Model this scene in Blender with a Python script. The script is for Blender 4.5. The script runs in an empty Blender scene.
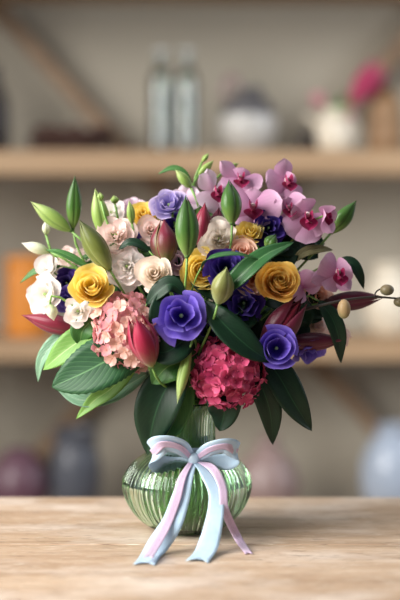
import bpy, math, random
from mathutils import Vector, Matrix, Quaternion
rnd = random.Random(7)
PI = math.pi
S = 0.0013                     # metres that one photo pixel spans at the vase
F = 1538.0                     # focal length in photo pixels
CX, CY, CZ = 0.0169, -2.0, 0.429
sc = bpy.context.scene

def lin(h):
    h = h.lstrip('#')
    v = [int(h[i:i+2], 16)/255 for i in (0, 2, 4)]
    return tuple((c/12.92 if c <= .04045 else ((c+.055)/1.055)**2.4) for c in v) + (1,)

# ------------------------------------------------------------------ camera
cam_d = bpy.data.cameras.new('camera'); cam = bpy.data.objects.new('camera', cam_d)
sc.collection.objects.link(cam)
cam.location = (CX, CY, CZ); cam.rotation_euler = (PI/2, 0, 0)
cam_d.sensor_fit = 'VERTICAL'; cam_d.sensor_height = 36; cam_d.lens = 36*F/600
cam_d.shift_y = -100/600       # horizon sits at photo row 200
cam_d.dof.use_dof = True; cam_d.dof.focus_distance = 1.93; cam_d.dof.aperture_fstop = 1.75
cam_d.clip_start = .05
sc.camera = cam

# ------------------------------------------------------------------ world and lights
w = bpy.data.worlds.new('world'); sc.world = w; w.use_nodes = True
w.node_tree.nodes['Background'].inputs[0].default_value = lin('#c9d3e2')
w.node_tree.nodes['Background'].inputs[1].default_value = .21
def area(name, loc, target, sx, sy, power, col):
    l = bpy.data.lights.new(name, 'AREA'); l.shape = 'RECTANGLE'; l.size = sx; l.size_y = sy
    l.energy = power; l.color = lin(col)[:3]
    o = bpy.data.objects.new(name, l); sc.collection.objects.link(o)
    o.location = loc
    o.rotation_euler = (Vector(target)-Vector(loc)).to_track_quat('-Z', 'Y').to_euler()
    return o
area('window_daylight', (-1.7, -.75, 1.15), (0, 0, .2), 1.8, 1.8, 74, '#fcf8f4').data.spread = math.radians(115)
area('overhead_fill', (.2, -.2, 2.2), (0, .1, 0), 1.2, .9, 9, '#f1f5ff')  # soft fill added overhead, no source seen there
area('wall_fill', (1.75, .75, .9), (.35, 1.95, .3), .9, 1.2, 22, '#e9eef6')  # unseen fill added to brighten the back wall towards the right
vs = sc.view_settings
vs.view_transform = 'Standard'; vs.look = 'None'; vs.exposure = 0; vs.gamma = 1; vs.use_curve_mapping = False
sc.cycles.use_denoising = True
sc.cycles.transparent_max_bounces = 24
sc.cycles.max_bounces = 12; sc.cycles.transmission_bounces = 10
sc.cycles.sample_clamp_indirect = 8
sc.cycles.caustics_refractive = True; sc.cycles.caustics_reflective = False; sc.cycles.blur_glossy = .5

# ------------------------------------------------------------------ helpers
def B(px, py, d):              # point at depth d (m) from the camera
    return Vector((CX+(px-200)*d/F, CY+d, CZ-(py-200)*d/F))
def P(px, py, o=0):            # point o photo pixels nearer than the vase axis
    return B(px, py, 2.0-o*S)

class NT:
    def __init__(s, name):
        s.m = bpy.data.materials.new(name); s.m.use_nodes = True
        s.t = s.m.node_tree; s.t.nodes.clear()
        s.out = s.n('ShaderNodeOutputMaterial')
    def n(s, typ, ins=None, **kw):
        nd = s.t.nodes.new(typ)
        for k, v in kw.items(): setattr(nd, k, v)
        for k, v in (ins or {}).items():
            if isinstance(v, bpy.types.NodeSocket): s.t.links.new(v, nd.inputs[k])
            else: nd.inputs[k].default_value = v
        return nd
    def math(s, op, a, b=0, clamp=False):
        return s.n('ShaderNodeMath', {0: a, 1: b}, operation=op, use_clamp=clamp).outputs[0]
    def ramp(s, fac, stops, interp='LINEAR'):
        r = s.n('ShaderNodeValToRGB', {0: fac}); e = r.color_ramp.elements; r.color_ramp.interpolation = interp
        while len(e) < len(stops): e.new(.5)
        for i, (p, c) in enumerate(stops):
            e[i].position = p; e[i].color = lin(c) if isinstance(c, str) else c
        return r.outputs[0]
    def mix(s, f, a, b, mode='MIX'):
        nd = s.n('ShaderNodeMix', data_type='RGBA', blend_type=mode)
        for k, v in ((0, f), (6, a), (7, b)):
            if isinstance(v, bpy.types.NodeSocket): s.t.links.new(v, nd.inputs[k])
            else: nd.inputs[k].default_value = lin(v) if isinstance(v, str) else v
        return nd.outputs[2]
    def noise(s, vec, scale, detail=3, rough=.5):
        return s.n('ShaderNodeTexNoise', {'Vector': vec, 'Scale': scale, 'Detail': detail, 'Roughness': rough}).outputs[0]
    def mapping(s, vec, scale):
        return s.n('ShaderNodeMapping', {0: vec, 3: scale}).outputs[0]
    def link(s, a, b): s.t.links.new(a, b)
    def surf(s, sh): s.t.links.new(sh, s.out.inputs[0]); return s.m

def plain(name, col, rough=.6, metal=0, noise=.12, nscale=30, spec=.5, bump=0, sheen=0):
    m = NT(name); tc = m.n('ShaderNodeTexCoord').outputs['Object']
    nz = m.noise(tc, nscale)
    c = m.mix(m.math('MULTIPLY', nz, noise*2), col, tuple(x*.55 for x in lin(col)[:3])+(1,))
    p = m.n('ShaderNodeBsdfPrincipled', {'Base Color': c, 'Roughness': rough, 'Metallic': metal, 'Specular IOR Level': spec, 'Sheen Weight': sheen})
    if bump:
        b = m.n('ShaderNodeBump', {'Height': nz, 'Strength': bump, 'Distance': .003}); m.link(b.outputs[0], p.inputs['Normal'])
    return m.surf(p.outputs[0])

def petal_mat(name, stops, streak=.25, trans=.3, rough=.55, side=None, spec=.3, nsc=(18, 2, 1)):
    """own colour of a petal: runs from base to tip, with fine lengthwise streaks"""
    m = NT(name); uv = m.n('ShaderNodeTexCoord').outputs['UV']
    sp = m.n('ShaderNodeSeparateXYZ', {0: uv})
    wob = m.noise(m.mapping(uv, (3, 3, 1)), 1.5)
    t = m.math('ADD', sp.outputs[1], m.math('MULTIPLY', m.math('SUBTRACT', wob, .5), .25))
    c = m.ramp(t, stops)
    if side:
        e = m.math('ABSOLUTE', m.math('SUBTRACT', sp.outputs[0], .5))
        f = m.math('MULTIPLY', m.math('SUBTRACT', e, side[1]), side[2], True)
        c = m.mix(f, c, side[0])
    st = m.noise(m.mapping(uv, nsc), 1, 2)
    c = m.mix(m.math('MULTIPLY', st, streak), c, m.mix(1.0, c, (.55, .45, .5, 1), 'MULTIPLY'))
    b = m.n('ShaderNodeBump', {'Height': st, 'Strength': .35, 'Distance': .0006})
    p = m.n('ShaderNodeBsdfPrincipled', {'Base Color': c, 'Roughness': rough, 'Specular IOR Level': spec, 'Sheen Weight': .15, 'Normal': b.outputs[0]})
    tr = m.n('ShaderNodeBsdfTranslucent', {'Color': c})
    return m.surf(m.n('ShaderNodeMixShader', {0: trans, 1: p.outputs[0], 2: tr.outputs[0]}).outputs[0])

def leaf_mat(name, dark, light, rib, veins=9, rough=.33, trans=.16, bump=.5, vein_amt=.35):
    m = NT(name); uv = m.n('ShaderNodeTexCoord').outputs['UV']
    sp = m.n('ShaderNodeSeparateXYZ', {0: uv})
    e = m.math('ABSOLUTE', m.math('SUBTRACT', sp.outputs[0], .5))
    nz = m.noise(m.mapping(uv, (4, 4, 1)), 1.6, 4)
    c = m.mix(nz, dark, light)
    v = m.math('SUBTRACT', m.math('MULTIPLY', sp.outputs[1], veins), m.math('MULTIPLY', e, veins*.75))
    v = m.math('ABSOLUTE', m.math('SUBTRACT', m.math('FRACT', v), .5))
    vf = m.math('SUBTRACT', 1.0, m.math('MULTIPLY', v, 9), True)
    rf = m.math('SUBTRACT', 1.0, m.math('MULTIPLY', e, 38), True)
    f = m.math('MAXIMUM', rf, m.math('MULTIPLY', vf, vein_amt))
    c = m.mix(f, c, rib)
    hgt = m.math('SUBTRACT', m.math('MULTIPLY', v, 1.2), m.math('MULTIPLY', rf, .8))
    b = m.n('ShaderNodeBump', {'Height': hgt, 'Strength': bump, 'Distance': .0012})
    p = m.n('ShaderNodeBsdfPrincipled', {'Base Color': c, 'Roughness': rough, 'Specular IOR Level': .32, 'Normal': b.outputs[0]})
    tr = m.n('ShaderNodeBsdfTranslucent', {'Color': m.mix(.5, c, light)})
    return m.surf(m.n('ShaderNodeMixShader', {0: trans, 1: p.outputs[0], 2: tr.outputs[0]}).outputs[0])

def wood(name, c1, c2, c3, scale=1.0, rough=.5, scratch=None, axis=(1.2, 14, 14), pale=None):
    m = NT(name); tc = m.n('ShaderNodeTexCoord').outputs['Object']
    v = m.mapping(tc, tuple(a*scale for a in axis))
    n1 = m.noise(v, 2.2, 6, .6)
    n2 = m.noise(m.mapping(tc, (axis[0]*3*scale, axis[1]*9*scale, axis[2]*9*scale)), 2, 4, .7)
    c = m.ramp(n1, [(.3, c1), (.5, c2), (.7, c3)])
    c = m.mix(m.math('MULTIPLY', m.math('SUBTRACT', n2, .45), 1.1, True), c, c1)
    if pale:
        n3 = m.noise(m.mapping(tc, (5, 9, 5)), 1.2, 4, .6)
        c = m.mix(m.math('MULTIPLY', m.math('SUBTRACT', n3, .45), 2.4, True), c, pale)
    if scratch:
        n4 = m.noise(m.mapping(tc, (38, 330, 20)), 1, 2, .5)
        f = m.math('MULTIPLY', m.math('SUBTRACT', n4, .61), 14, True)
        c = m.mix(m.math('MULTIPLY', f, .75), c, scratch)
        n5 = m.noise(m.mapping(tc, (30, 300, 20)), 1.3, 2, .5)
        f = m.math('MULTIPLY', m.math('SUBTRACT', n5, .62), 14, True)
        c = m.mix(m.math('MULTIPLY', f, .6), c, '#e8dcc8')
    b = m.n('ShaderNodeBump', {'Height': n2, 'Strength': .25, 'Distance': .001})
    p = m.n('ShaderNodeBsdfPrincipled', {'Base Color': c, 'Roughness': rough, 'Normal': b.outputs[0]})
    return m.surf(p.outputs[0])

def glass(name, tint, deep, refr=.3, gloss=.12, rough=.03, edge=1.0, milk=0):
    """blown glass: lets light straight through, bends part of it, greener where seen through more of it"""
    m = NT(name)
    lw = m.n('ShaderNodeLayerWeight', {0: .45})
    c = m.mix(m.math('MULTIPLY', lw.outputs['Facing'], edge, True), tint, deep)
    tr = m.n('ShaderNodeBsdfTransparent', {0: c})
    rf = m.n('ShaderNodeBsdfRefraction', {0: c, 'Roughness': rough, 'IOR': 1.3})
    gl = m.n('ShaderNodeBsdfGlossy', {0: (1, 1, 1, 1), 'Roughness': rough})
    a = m.n('ShaderNodeMixShader', {0: refr, 1: tr.outputs[0], 2: rf.outputs[0]})
    if milk:
        df = m.n('ShaderNodeBsdfDiffuse', {0: c}); tl = m.n('ShaderNodeBsdfTranslucent', {0: c})
        mk = m.n('ShaderNodeMixShader', {0: .5, 1: df.outputs[0], 2: tl.outputs[0]})
        a = m.n('ShaderNodeMixShader', {0: milk, 1: a.outputs[0], 2: mk.outputs[0]})
    fr = m.n('ShaderNodeFresnel', {0: 1.5})
    f = m.math('ADD', fr.outputs[0], gloss, True)
    return m.surf(m.n('ShaderNodeMixShader', {0: f, 1: a.outputs[0], 2: gl.outputs[0]}).outputs[0])

# ---- mesh building
class MB:
    def __init__(s): s.v = []; s.f = []; s.uv = []
    def grid(s, pts, nu, nt, close_u=False, uvs=None):
        """pts[t][u] rows"""
        b = len(s.v)
        for row in pts: s.v.extend([tuple(p) for p in row])
        w = len(pts[0])
        for j in range(len(pts)-1):
            for i in range(w if close_u else w-1):
                i2 = (i+1) % w
                s.f.append((b+j*w+i, b+j*w+i2, b+(j+1)*w+i2, b+(j+1)*w+i))
                if uvs: s.uv.append([uvs(i, j), uvs(i+1, j), uvs(i+1, j+1), uvs(i, j+1)])
                else:
                    n = w if close_u else w-1; q = len(pts)-1
                    s.uv.append([(i/n, j/q), ((i+1)/n, j/q), ((i+1)/n, (j+1)/q), (i/n, (j+1)/q)])
        return s
    def box(s, lo, hi):
        b = len(s.v); (x0, y0, z0), (x1, y1, z1) = lo, hi
        s.v += [(x0,y0,z0),(x1,y0,z0),(x1,y1,z0),(x0,y1,z0),(x0,y0,z1),(x1,y0,z1),(x1,y1,z1),(x0,y1,z1)]
        for q in ((3,2,1,0),(4,5,6,7),(0,1,5,4),(1,2,6,5),(2,3,7,6),(3,0,4,7)):
            s.f.append(tuple(b+i for i in q)); s.uv.append([(0,0),(1,0),(1,1),(0,1)])
        return s
    def tube(s, pts, rads, n=8, cap=True):
        pts = [Vector(p) for p in pts]; rows = []
        T = (pts[1]-pts[0]).normalized()
        up = Vector((0, 0, 1)) if abs(T.z) < .9 else Vector((1, 0, 0))
        nx = T.cross(up).normalized()
        if isinstance(rads, (int, float)): rads = [rads]*len(pts)
        for i, p in enumerate(pts):
            T2 = (pts[min(i+1, len(pts)-1)]-pts[max(i-1, 0)]).normalized()
            nx = (nx-T2*nx.dot(T2)).normalized(); ny = T2.cross(nx)
            rows.append([p+(nx*math.cos(a)+ny*math.sin(a))*rads[i] for a in [k*2*PI/n for k in range(n)]])
        if cap:
            rows = [[pts[0]]*n]+rows+[[pts[-1]]*n]
        return s.grid(rows, n, len(rows), True)
    def lathe(s, prof, n=32, c=(0, 0, 0), mod=None):
        rows = []
        for r, z in prof:
            rows.append([(c[0]+(r*(mod(a, r, z) if mod else 1))*math.cos(a), c[1]+(r*(mod(a, r, z) if mod else 1))*math.sin(a), c[2]+z) for a in [k*2*PI/n for k in range(n)]])
        return s.grid(rows, n, len(rows), True)
    def ball(s, c, r, n=12, sx=1, sy=1, sz=1):
        pr = [(max(r*math.sin(PI*k/8), 1e-6), -r*math.cos(PI*k/8)) for k in range(9)]
        rows = [[(c[0]+q*math.cos(a)*sx, c[1]+q*math.sin(a)*sy, c[2]+z*sz) for a in [k*2*PI/n for k in range(n)]] for q, z in pr]
        return s.grid(rows, n, 9, True)
    def build(s, name, mat, parent=None, smooth=True, thick=0, bevel=0, local=None):
        me = bpy.data.meshes.new(name)
        v = s.v
        if local is not None: v = [tuple(local @ Vector(p)) for p in v]
        me.from_pydata(v, [], s.f)
        uvl = me.uv_layers.new(name='UVMap')
        k = 0
        for q in s.uv:
            for c in q: uvl.data[k].uv = c; k += 1
        me.materials.append(mat)
        if smooth: me.polygons.foreach_set('use_smooth', [True]*len(me.polygons))
        o = bpy.data.objects.new(name, me); sc.collection.objects.link(o)
        if parent: o.parent = parent
        if thick:
            md = o.modifiers.new('thickness', 'SOLIDIFY'); md.thickness = thick; md.offset = 0
        if bevel:
            md = o.modifiers.new('bevel', 'BEVEL'); md.width = bevel; md.segments = 3; md.limit_method = 'ANGLE'
        return o

def tag(o, label, cat, group=None, kind=None):
    o['label'] = label; o['category'] = cat
    if group: o['group'] = group
    if kind: o['kind'] = kind
    return o
def struct(o): o['kind'] = 'structure'; return o
def empty(name, loc, quat=None):
    o = bpy.data.objects.new(name, None); sc.collection.objects.link(o); o.location = loc
    o.empty_display_size = .01
    if quat: o.rotation_mode = 'QUATERNION'; o.rotation_quaternion = quat
    return o
def inv(loc, quat): return (Matrix.Translation(loc) @ quat.to_matrix().to_4x4()).inverted()
def facing(dx, up, to, roll=0):
    n = Vector((dx, -to, up)).normalized()
    return n, n.to_track_quat('Z', 'Y') @ Quaternion((0, 0, 1), roll)
def bez(p, n):
    out = []
    for i in range(n+1):
        t = i/n; q = [Vector(a) for a in p]
        while len(q) > 1: q = [q[k].lerp(q[k+1], t) for k in range(len(q)-1)]
        out.append(q[0])
    return out
def spline(pts, per=6):       # Catmull-Rom through the points
    p = [Vector(a) for a in pts]; p = [p[0]*2-p[1]]+p+[p[-1]*2-p[-2]]; out = []
    for i in range(1, len(p)-2):
        for k in range(per):
            t = k/per
            out.append(.5*((2*p[i])+(-p[i-1]+p[i+1])*t+(2*p[i-1]-5*p[i]+4*p[i+1]-p[i+2])*t*t+(-p[i-1]+3*p[i]-3*p[i+1]+p[i+2])*t**3))
    out.append(p[-2]); return out

# ------------------------------------------------------------------ materials
M = {}
M['wall'] = plain('painted_wall', '#b2ab9b', .9, noise=.06, nscale=3)
M['floor'] = wood('floor_boards', '#5d4a3a', '#6e5947', '#7d6855')
M['shelf'] = wood('shelf_pine', '#967a5c', '#a98b6a', '#b89b79', 1.0, .6)
M['brace'] = wood('brace_wood', '#7d6650', '#8a725a', '#977e64', 1.0, .65)
M['table'] = wood('bleached_oak', '#9d8268', '#b69c82', '#c7b097', 1.0, .5, scratch='#6e5847', pale='#ddd2c6')
M['dark'] = plain('dark_glaze', '#2d2522', .35)
M['bottle'] = glass('bottle_glass', '#f3f7f4', '#c3d0c8', .0, .03, .08)
M['milk'] = plain('frosted_white', '#d5dbd6', .5, noise=.03)
M['pot_white'] = plain('white_glaze', '#c0beb8', .3, noise=.06)
M['pot_grey'] = plain('charcoal_glaze', '#5b595a', .45)
M['cream'] = plain('cream_ceramic', '#e2d8c4', .35, noise=.06)
M['tan'] = wood('turned_wood', '#7c5d3e', '#8f6e4b', '#a07e58', 1.5, .5, axis=(9, 9, 2))
M['orange'] = plain('amber_glaze', '#dc8a32', .4)
M['mauve'] = plain('mauve_glaze', '#6b4c58', .35, noise=.25, nscale=9)
M['blush'] = plain('blush_glaze', '#96807b', .35, noise=.12, nscale=9)
M['bluegrey'] = plain('blue_grey_glaze', '#575a62', .35, noise=.3, nscale=12)
M['paleblue'] = plain('pale_blue_glaze', '#aab6c6', .25, noise=.25, nscale=22)
M['twig'] = plain('twig_bark', '#4f342b', .8, noise=.3, nscale=60)
M['stem'] = plain('green_stem', '#76a04c', .45, noise=.2, nscale=60)
M['stem_pale'] = plain('pale_green_stem', '#93b466', .45, noise=.15, nscale=60)
M['stem_dark'] = plain('dark_stem', '#2e2620', .5)
M['calyx'] = plain('green_calyx', '#54793a', .5)

white = petal_mat('white_petal', [(0, '#e8edc8'), (.3, '#fbf6ee'), (.75, '#fdf9f5'), (1, '#fbeeea')], .05, .35)
blush = petal_mat('blush_petal', [(0, '#e2e2ba'), (.3, '#f8e6da'), (.75, '#fbece5'), (1, '#f8dcd4')], .08, .35)
cream = petal_mat('cream_petal', [(0, '#f0e8b8'), (.4, '#fceed8'), (.8, '#fef7ec'), (1, '#fbe9da')], .06, .35)
ivory = petal_mat('ivory_petal', [(0, '#cfc7a0'), (.4, '#f0e6d4'), (.8, '#f8f0e6'), (1, '#f0e2d6')], .08, .3)
yellow = petal_mat('yellow_petal', [(0, '#e3b43a'), (.4, '#f6d250'), (.8, '#fce36e'), (1, '#fdea92')], .15, .3)
amber = petal_mat('amber_petal', [(0, '#d3962a'), (.4, '#f0b73c'), (.8, '#f8cb57'), (1, '#f9d676')], .18, .28)
peach = petal_mat('peach_petal', [(0, '#dc8c62'), (.4, '#efae88'), (.8, '#f6c8ae'), (1, '#fadac6')], .15, .3)
violet = petal_mat('violet_petal', [(0, '#2a1560'), (.35, '#4d34a4'), (.8, '#6a52c4'), (1, '#8b76d8')], .4, .22)
lavender = petal_mat('lavender_petal', [(0, '#5a4a9c'), (.35, '#8678bd'), (.8, '#a79ad2'), (1, '#cdbfe0')], .4, .3)
deep = petal_mat('deep_purple_petal', [(0, '#170c3c'), (.4, '#2b1a6c'), (.85, '#3f2888'), (1, '#54399c')], .4, .18)
orchid = petal_mat('orchid_petal', [(0, '#b2568f'), (.25, '#cf94ba'), (.7, '#dba9c9'), (1, '#e2bcd4')], .45, .32, nsc=(26, 3, 1))
orchid_pale = petal_mat('pale_orchid_petal', [(0, '#cf9dbd'), (.3, '#e2c3d7'), (1, '#ecd6e2')], .3, .35, nsc=(26, 3, 1))
lipm = petal_mat('orchid_lip', [(0, '#d98fae'), (.25, '#a81556'), (.8, '#8a0d45'), (1, '#b53070')], .4, .15)
column = petal_mat('orchid_column', [(0, '#e6b8cc'), (1, '#f3e4d6')], .1, .2)
hyd_pink = petal_mat('salmon_floret', [(0, '#cf9078'), (.3, '#dd9c99'), (.8, '#dc929c'), (1, '#e8b2ae')], .25, .3)
hyd_light = petal_mat('pale_salmon_floret', [(0, '#e4b89c'), (.4, '#f0c0b0'), (1, '#f5d2c6')], .25, .3)
hyd_mag = petal_mat('raspberry_floret', [(0, '#a02550'), (.3, '#c43f6c'), (.8, '#d2527c'), (1, '#de7695')], .3, .22)
hyd_dark = petal_mat('plum_floret', [(0, '#8a2055'), (.4, '#b0305f'), (1, '#c24570')], .3, .22)
burg = petal_mat('burgundy_tepal', [(0, '#5c6a34'), (.1, '#7a2c38'), (.5, '#7a1a32'), (1, '#8a263c')], .5, .12, .35, side=('#94404f', .38, 6))
burg_dark = petal_mat('dark_burgundy_tepal', [(0, '#4d4a30'), (.1, '#4c1628'), (.6, '#5e1830'), (1, '#571b2c')], .5, .1, .35, side=('#7a3346', .38, 6))
burg_green = petal_mat('burgundy_green_tepal', [(0, '#6a7c3a'), (.25, '#6d4a38'), (.6, '#6e1c30'), (1, '#7e2438')], .5, .12, .35, side=('#7e8f52', .40, 7))
crimson = petal_mat('crimson_tepal', [(0, '#93a35c'), (.15, '#8f5142'), (.4, '#9a1c3b'), (.8, '#a31f43'), (1, '#8e1a3a')], .5, .15, .4, side=('#c06677', .39, 7))
green_bud = petal_mat('green_bud_tepal', [(0, '#7d9a4a'), (.4, '#48722e'), (1, '#2f5222')], .35, .12, .33, side=('#3d5a22', .38, 7))
green_pale = petal_mat('pale_green_bud_tepal', [(0, '#8fae56'), (.5, '#92b058'), (1, '#b2c47c')], .3, .2, .35, side=('#6d8c45', .38, 6))
green_olive = petal_mat('olive_bud_tepal', [(0, '#96a65c'), (.4, '#707c36'), (1, '#525c2a')], .45, .12, .38, side=('#8f9c58', .40, 7))
bud_striped = petal_mat('striped_bud_tepal', [(0, '#a6b673'), (.4, '#7d7f45'), (1, '#94a05c')], .5, .12, .35, side=('#cfd6a6', .40, 6))
bud_white = petal_mat('white_bud_petal', [(0, '#a9c27e'), (.3, '#dfe6c2'), (1, '#f3efe6')], .15, .3)
bud_tan = petal_mat('tan_bud_petal', [(0, '#7d8a52'), (.4, '#b39a6d'), (1, '#c5a578')], .2, .2, .4)
bud_olive = petal_mat('brown_bud_petal', [(0, '#59623c'), (.5, '#7a7052'), (1, '#877458')], .25, .15, .4)

L_dark = leaf_mat('dark_leaf', '#0d2518', '#163820', '#2a5234', 13, .48, .1, .08, .12)
L_mid = leaf_mat('green_leaf', '#2d5a2c', '#4a7c38', '#7c9f5e', 13, .45, .18, .1, .15)
L_light = leaf_mat('light_leaf', '#5d9040', '#86b258', '#b7d08c', 10, .45, .25, .12, .25)
L_hyd = leaf_mat('hydrangea_leaf', '#173f24', '#27562e', '#5c8a58', 12, .5, .12, .14, .38)
L_lily = leaf_mat('lily_leaf', '#274f2b', '#3f6f3d', '#6f9a62', 1, .3, .15, .2, .0)
L_bluish = leaf_mat('silvery_leaf', '#5c8a6c', '#8fb494', '#b5cdb0', 8, .3, .2, .4, .3)
L_brown = leaf_mat('faded_leaf', '#5d5b3a', '#86805a', '#9c9673', 6, .5, .15)

# ------------------------------------------------------------------ the room
ZF = -.78; YW = 1.96
struct(MB().box((-3.2, -3.4, ZF-.05), (3.2, YW+.1, ZF)).build('floor', M['floor'], smooth=False))
struct(MB().box((-3.2, YW, ZF), (3.2, YW+.1, 2.0)).build('wall_back', M['wall'], smooth=False))

# table
tb = empty('wooden_table', (0, 0, ZF))
tag(tb, 'pale bleached oak table that carries the glass vase of flowers', 'table')
yb = .4290*F/297+CY           # rear edge meets photo row 497
loc = Matrix.Translation((0, 0, -ZF))
for k, (y0, y1) in enumerate(((-.66, -.372), (-.370, -.085), (-.083, yb))):
    MB().box((-.95, y0, -.035), (.95, y1, 0)).build('plank', M['table'], tb, False, bevel=.0025, local=loc)
MB().box((-.86, -.58, -.115), (.86, -.555, -.036)).box((-.86, yb-.075, -.115), (.86, yb-.05, -.036)).build('apron', M['brace'], tb, False, local=loc)
for x in (-.88, .82):
    for y in (-.6, yb-.1):
        MB().box((x, y, ZF), (x+.06, y+.06, -.036)).build('leg', M['brace'], tb, False, bevel=.003, local=loc)

# shelving unit
YS0, YS1 = 1.6, 1.86
su = empty('shelving_unit', (0, 1.75, ZF))
tag(su, 'open pine shelving unit with crossed diagonal braces against the back wall', 'shelf')
loc = Matrix.Translation((0, -1.75, -ZF))
SH = {'top': (.92, .98), 'up': (.488, .546), 'mid': (.052, .101), 'low': (-.40, -.344)}
for z0, z1 in SH.values():
    MB().box((-.62, YS0, z0), (.66, YS1, z1)).build('shelf_board', M['shelf'], su, False, bevel=.004, local=loc)
for x in (-.66, .66):
    for y in (YS0+.005, YS1-.05):
        MB().box((x, y, ZF), (x+.04, y+.045, 1.0)).build('upright', M['brace'], su, False, bevel=.003, local=loc)
def brace(a, b, y0, y1, wd=.04):
    a, b = B(*a, 3.9), B(*b, 3.9); d = (b-a).normalized(); n = Vector((-d.z, 0, d.x))*wd/2
    m = MB(); bb = len(m.v)
    for y in (y0, y1):
        for p in (a-n, b-n, b+n, a+n): m.v.append((p.x, y, p.z))
    for q in ((0,1,2,3),(7,6,5,4),(0,4,5,1),(1,5,6,2),(2,6,7,3),(3,7,4,0)):
        m.f.append(q); m.uv.append([(0,0),(1,0),(1,1),(0,1)])
    m.build('diagonal_brace', M['brace'], su, False, local=loc)
brace((-22, -12), (440, 500), 1.866, 1.890)
brace((452, -12), (-20, 520), 1.892, 1.916)

# ------------------------------------------------------------------ things on the shelves
def on_shelf(px, z, y=1.73):
    d = y-CY; return Vector((CX+(px-200)*d/F, y, z))
K = 3.73/F                     # metres per photo pixel at the shelf things
def pot(name, label, cat, px, shelf, prof, mat, y=1.73, group=None, n=40):
    """prof in photo pixels (radius, height)"""
    b = on_shelf(px, SH[shelf][1], y)
    t = empty(name, b); tag(t, label, cat, group)
    k = (y-CY)/F
    pr = [(1e-5, 0)]+[(r*k, h*k) for r, h in prof]
    wall = .0035
    inner = [(max(r-wall, .001), h) for r, h in reversed(pr[2:])]
    inner = [(r, max(h, .006)) for r, h in inner]+[(1e-5, .006)]
    MB().lathe(pr+inner, n).build('body', mat, t)
    return t, k
def smooth_prof(p, per=4):
    q = spline([(r, 0, h) for r, h in p], per); return [(max(v.x, .01), v.z) for v in q]

# two glass bottles
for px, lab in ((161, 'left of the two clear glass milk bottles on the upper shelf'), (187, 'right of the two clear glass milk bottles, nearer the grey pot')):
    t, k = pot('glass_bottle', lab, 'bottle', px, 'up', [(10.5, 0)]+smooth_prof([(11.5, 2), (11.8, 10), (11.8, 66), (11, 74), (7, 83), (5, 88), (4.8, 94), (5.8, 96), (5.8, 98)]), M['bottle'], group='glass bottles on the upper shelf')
    MB().lathe([(r*k, h*k) for r, h in [(.01, 97), (4.2, 97), (4.4, 99), (6.4, 99), (6.4, 102), (.01, 102)]], 24).build('cap', M['milk'], t)
    MB().lathe([(r*k, h*k) for r, h in [(.01, 3), (6.5, 3), (6.5, 62), (.01, 62)]], 24).build('streak_core', glass('streak_core', '#fbfdfb', '#e6ece8', .15, 0, .2, milk=.7), t)  # added pale core stands in for the white reflection streak in the glass
# round two-tone pot with ear handle
t, k = pot('round_pot', 'round pot with white belly and charcoal shoulder on the upper shelf', 'pot', 248, 'up', [(14, 0)]+smooth_prof([(21, 4), (27.5, 16), (29, 27), (27.5, 37)]), M['pot_white'])
MB().lathe([(r*k, h*k) for r, h in smooth_prof([(27.7, 37), (25, 46), (19, 53), (12, 57), (10, 60), (11, 64)])]+[(9.4*k, 64*k), (8*k, 60*k), (16*k, 51*k), (26*k, 37*k)], 40).build('shoulder', M['pot_grey'], t)
MB().tube([(v.x*k, 0, v.z*k) for v in spline([(-20, 0, 50), (-25, 0, 60), (-21, 0, 73), (-12, 0, 73), (-10, 0, 60)])], 3.6*k, 10).build('handle', M['blush'], t)
MB().ball((9*k, 0, 60*k), 6*k).build('knob', M['pot_grey'], t)
# dark jug at left edge
t, k = pot('dark_bottle', 'dark brown bottle cut off by the left frame edge, upper shelf', 'bottle', -5, 'up', [(13, 0)]+smooth_prof([(14, 3), (15, 20), (14, 48), (9, 62), (5.5, 72), (5.5, 84), (7, 86)]), M['dark'])
# wreath of twigs lying in a low heap
wr = empty('twig_wreath', on_shelf(72, SH['up'][1], 1.74)); tag(wr, 'low dark brown heap of wound twigs on the upper shelf beside the bottles', 'wreath')
for j in range(46):
    a0 = rnd.uniform(0, 2*PI); ln = rnd.uniform(1.2, 3.2); rr = rnd.uniform(.062, .098); zz = rnd.uniform(.006, .04)
    pts = []
    for q in range(9):
        a = a0+ln*q/8; r2 = rr+rnd.uniform(-.006, .006)
        pts.append((r2*math.cos(a)*1.05, r2*math.sin(a)*.98, max(.004, zz+rnd.uniform(-.005, .005)+.018*(1-abs(q/4-1)))))
    MB().tube(pts, [rnd.uniform(.0018, .0034)]*9, 6).build('twig', M['twig'], wr)
for j in range(9):
    a = j*.7; MB().ball((.08*math.cos(a), .078*math.sin(a), .052), .013, 10, 1.2, 1, .9).build('seed_head', M['twig'], wr)
# cream jug with flowers
t, k = pot('cream_jug', 'small cream ceramic jug holding tulips on the upper shelf', 'jug', 335, 'up', [(13, 0)]+smooth_prof([(16, 3), (19, 14), (18.5, 24), (14, 33), (12, 38), (13.5, 43)]), M['cream'], y=1.70)
MB().tube([(v.x*k, 0, v.z*k) for v in spline([(-15, 0, 24), (-20, 0, 30), (-26, 0, 34), (-30, 0, 36)])], [x*k for x in [3.4]*7+[3]*6+[2.6]*6][:19], 12).build('spout', M['cream'], t)
MB().tube([(v.x*k, 0, v.z*k) for v in spline([(16, 0, 14), (21, 0, 17), (21, 0, 28), (13, 0, 34)])], 2*k, 10).build('handle', M['cream'], t)

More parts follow.
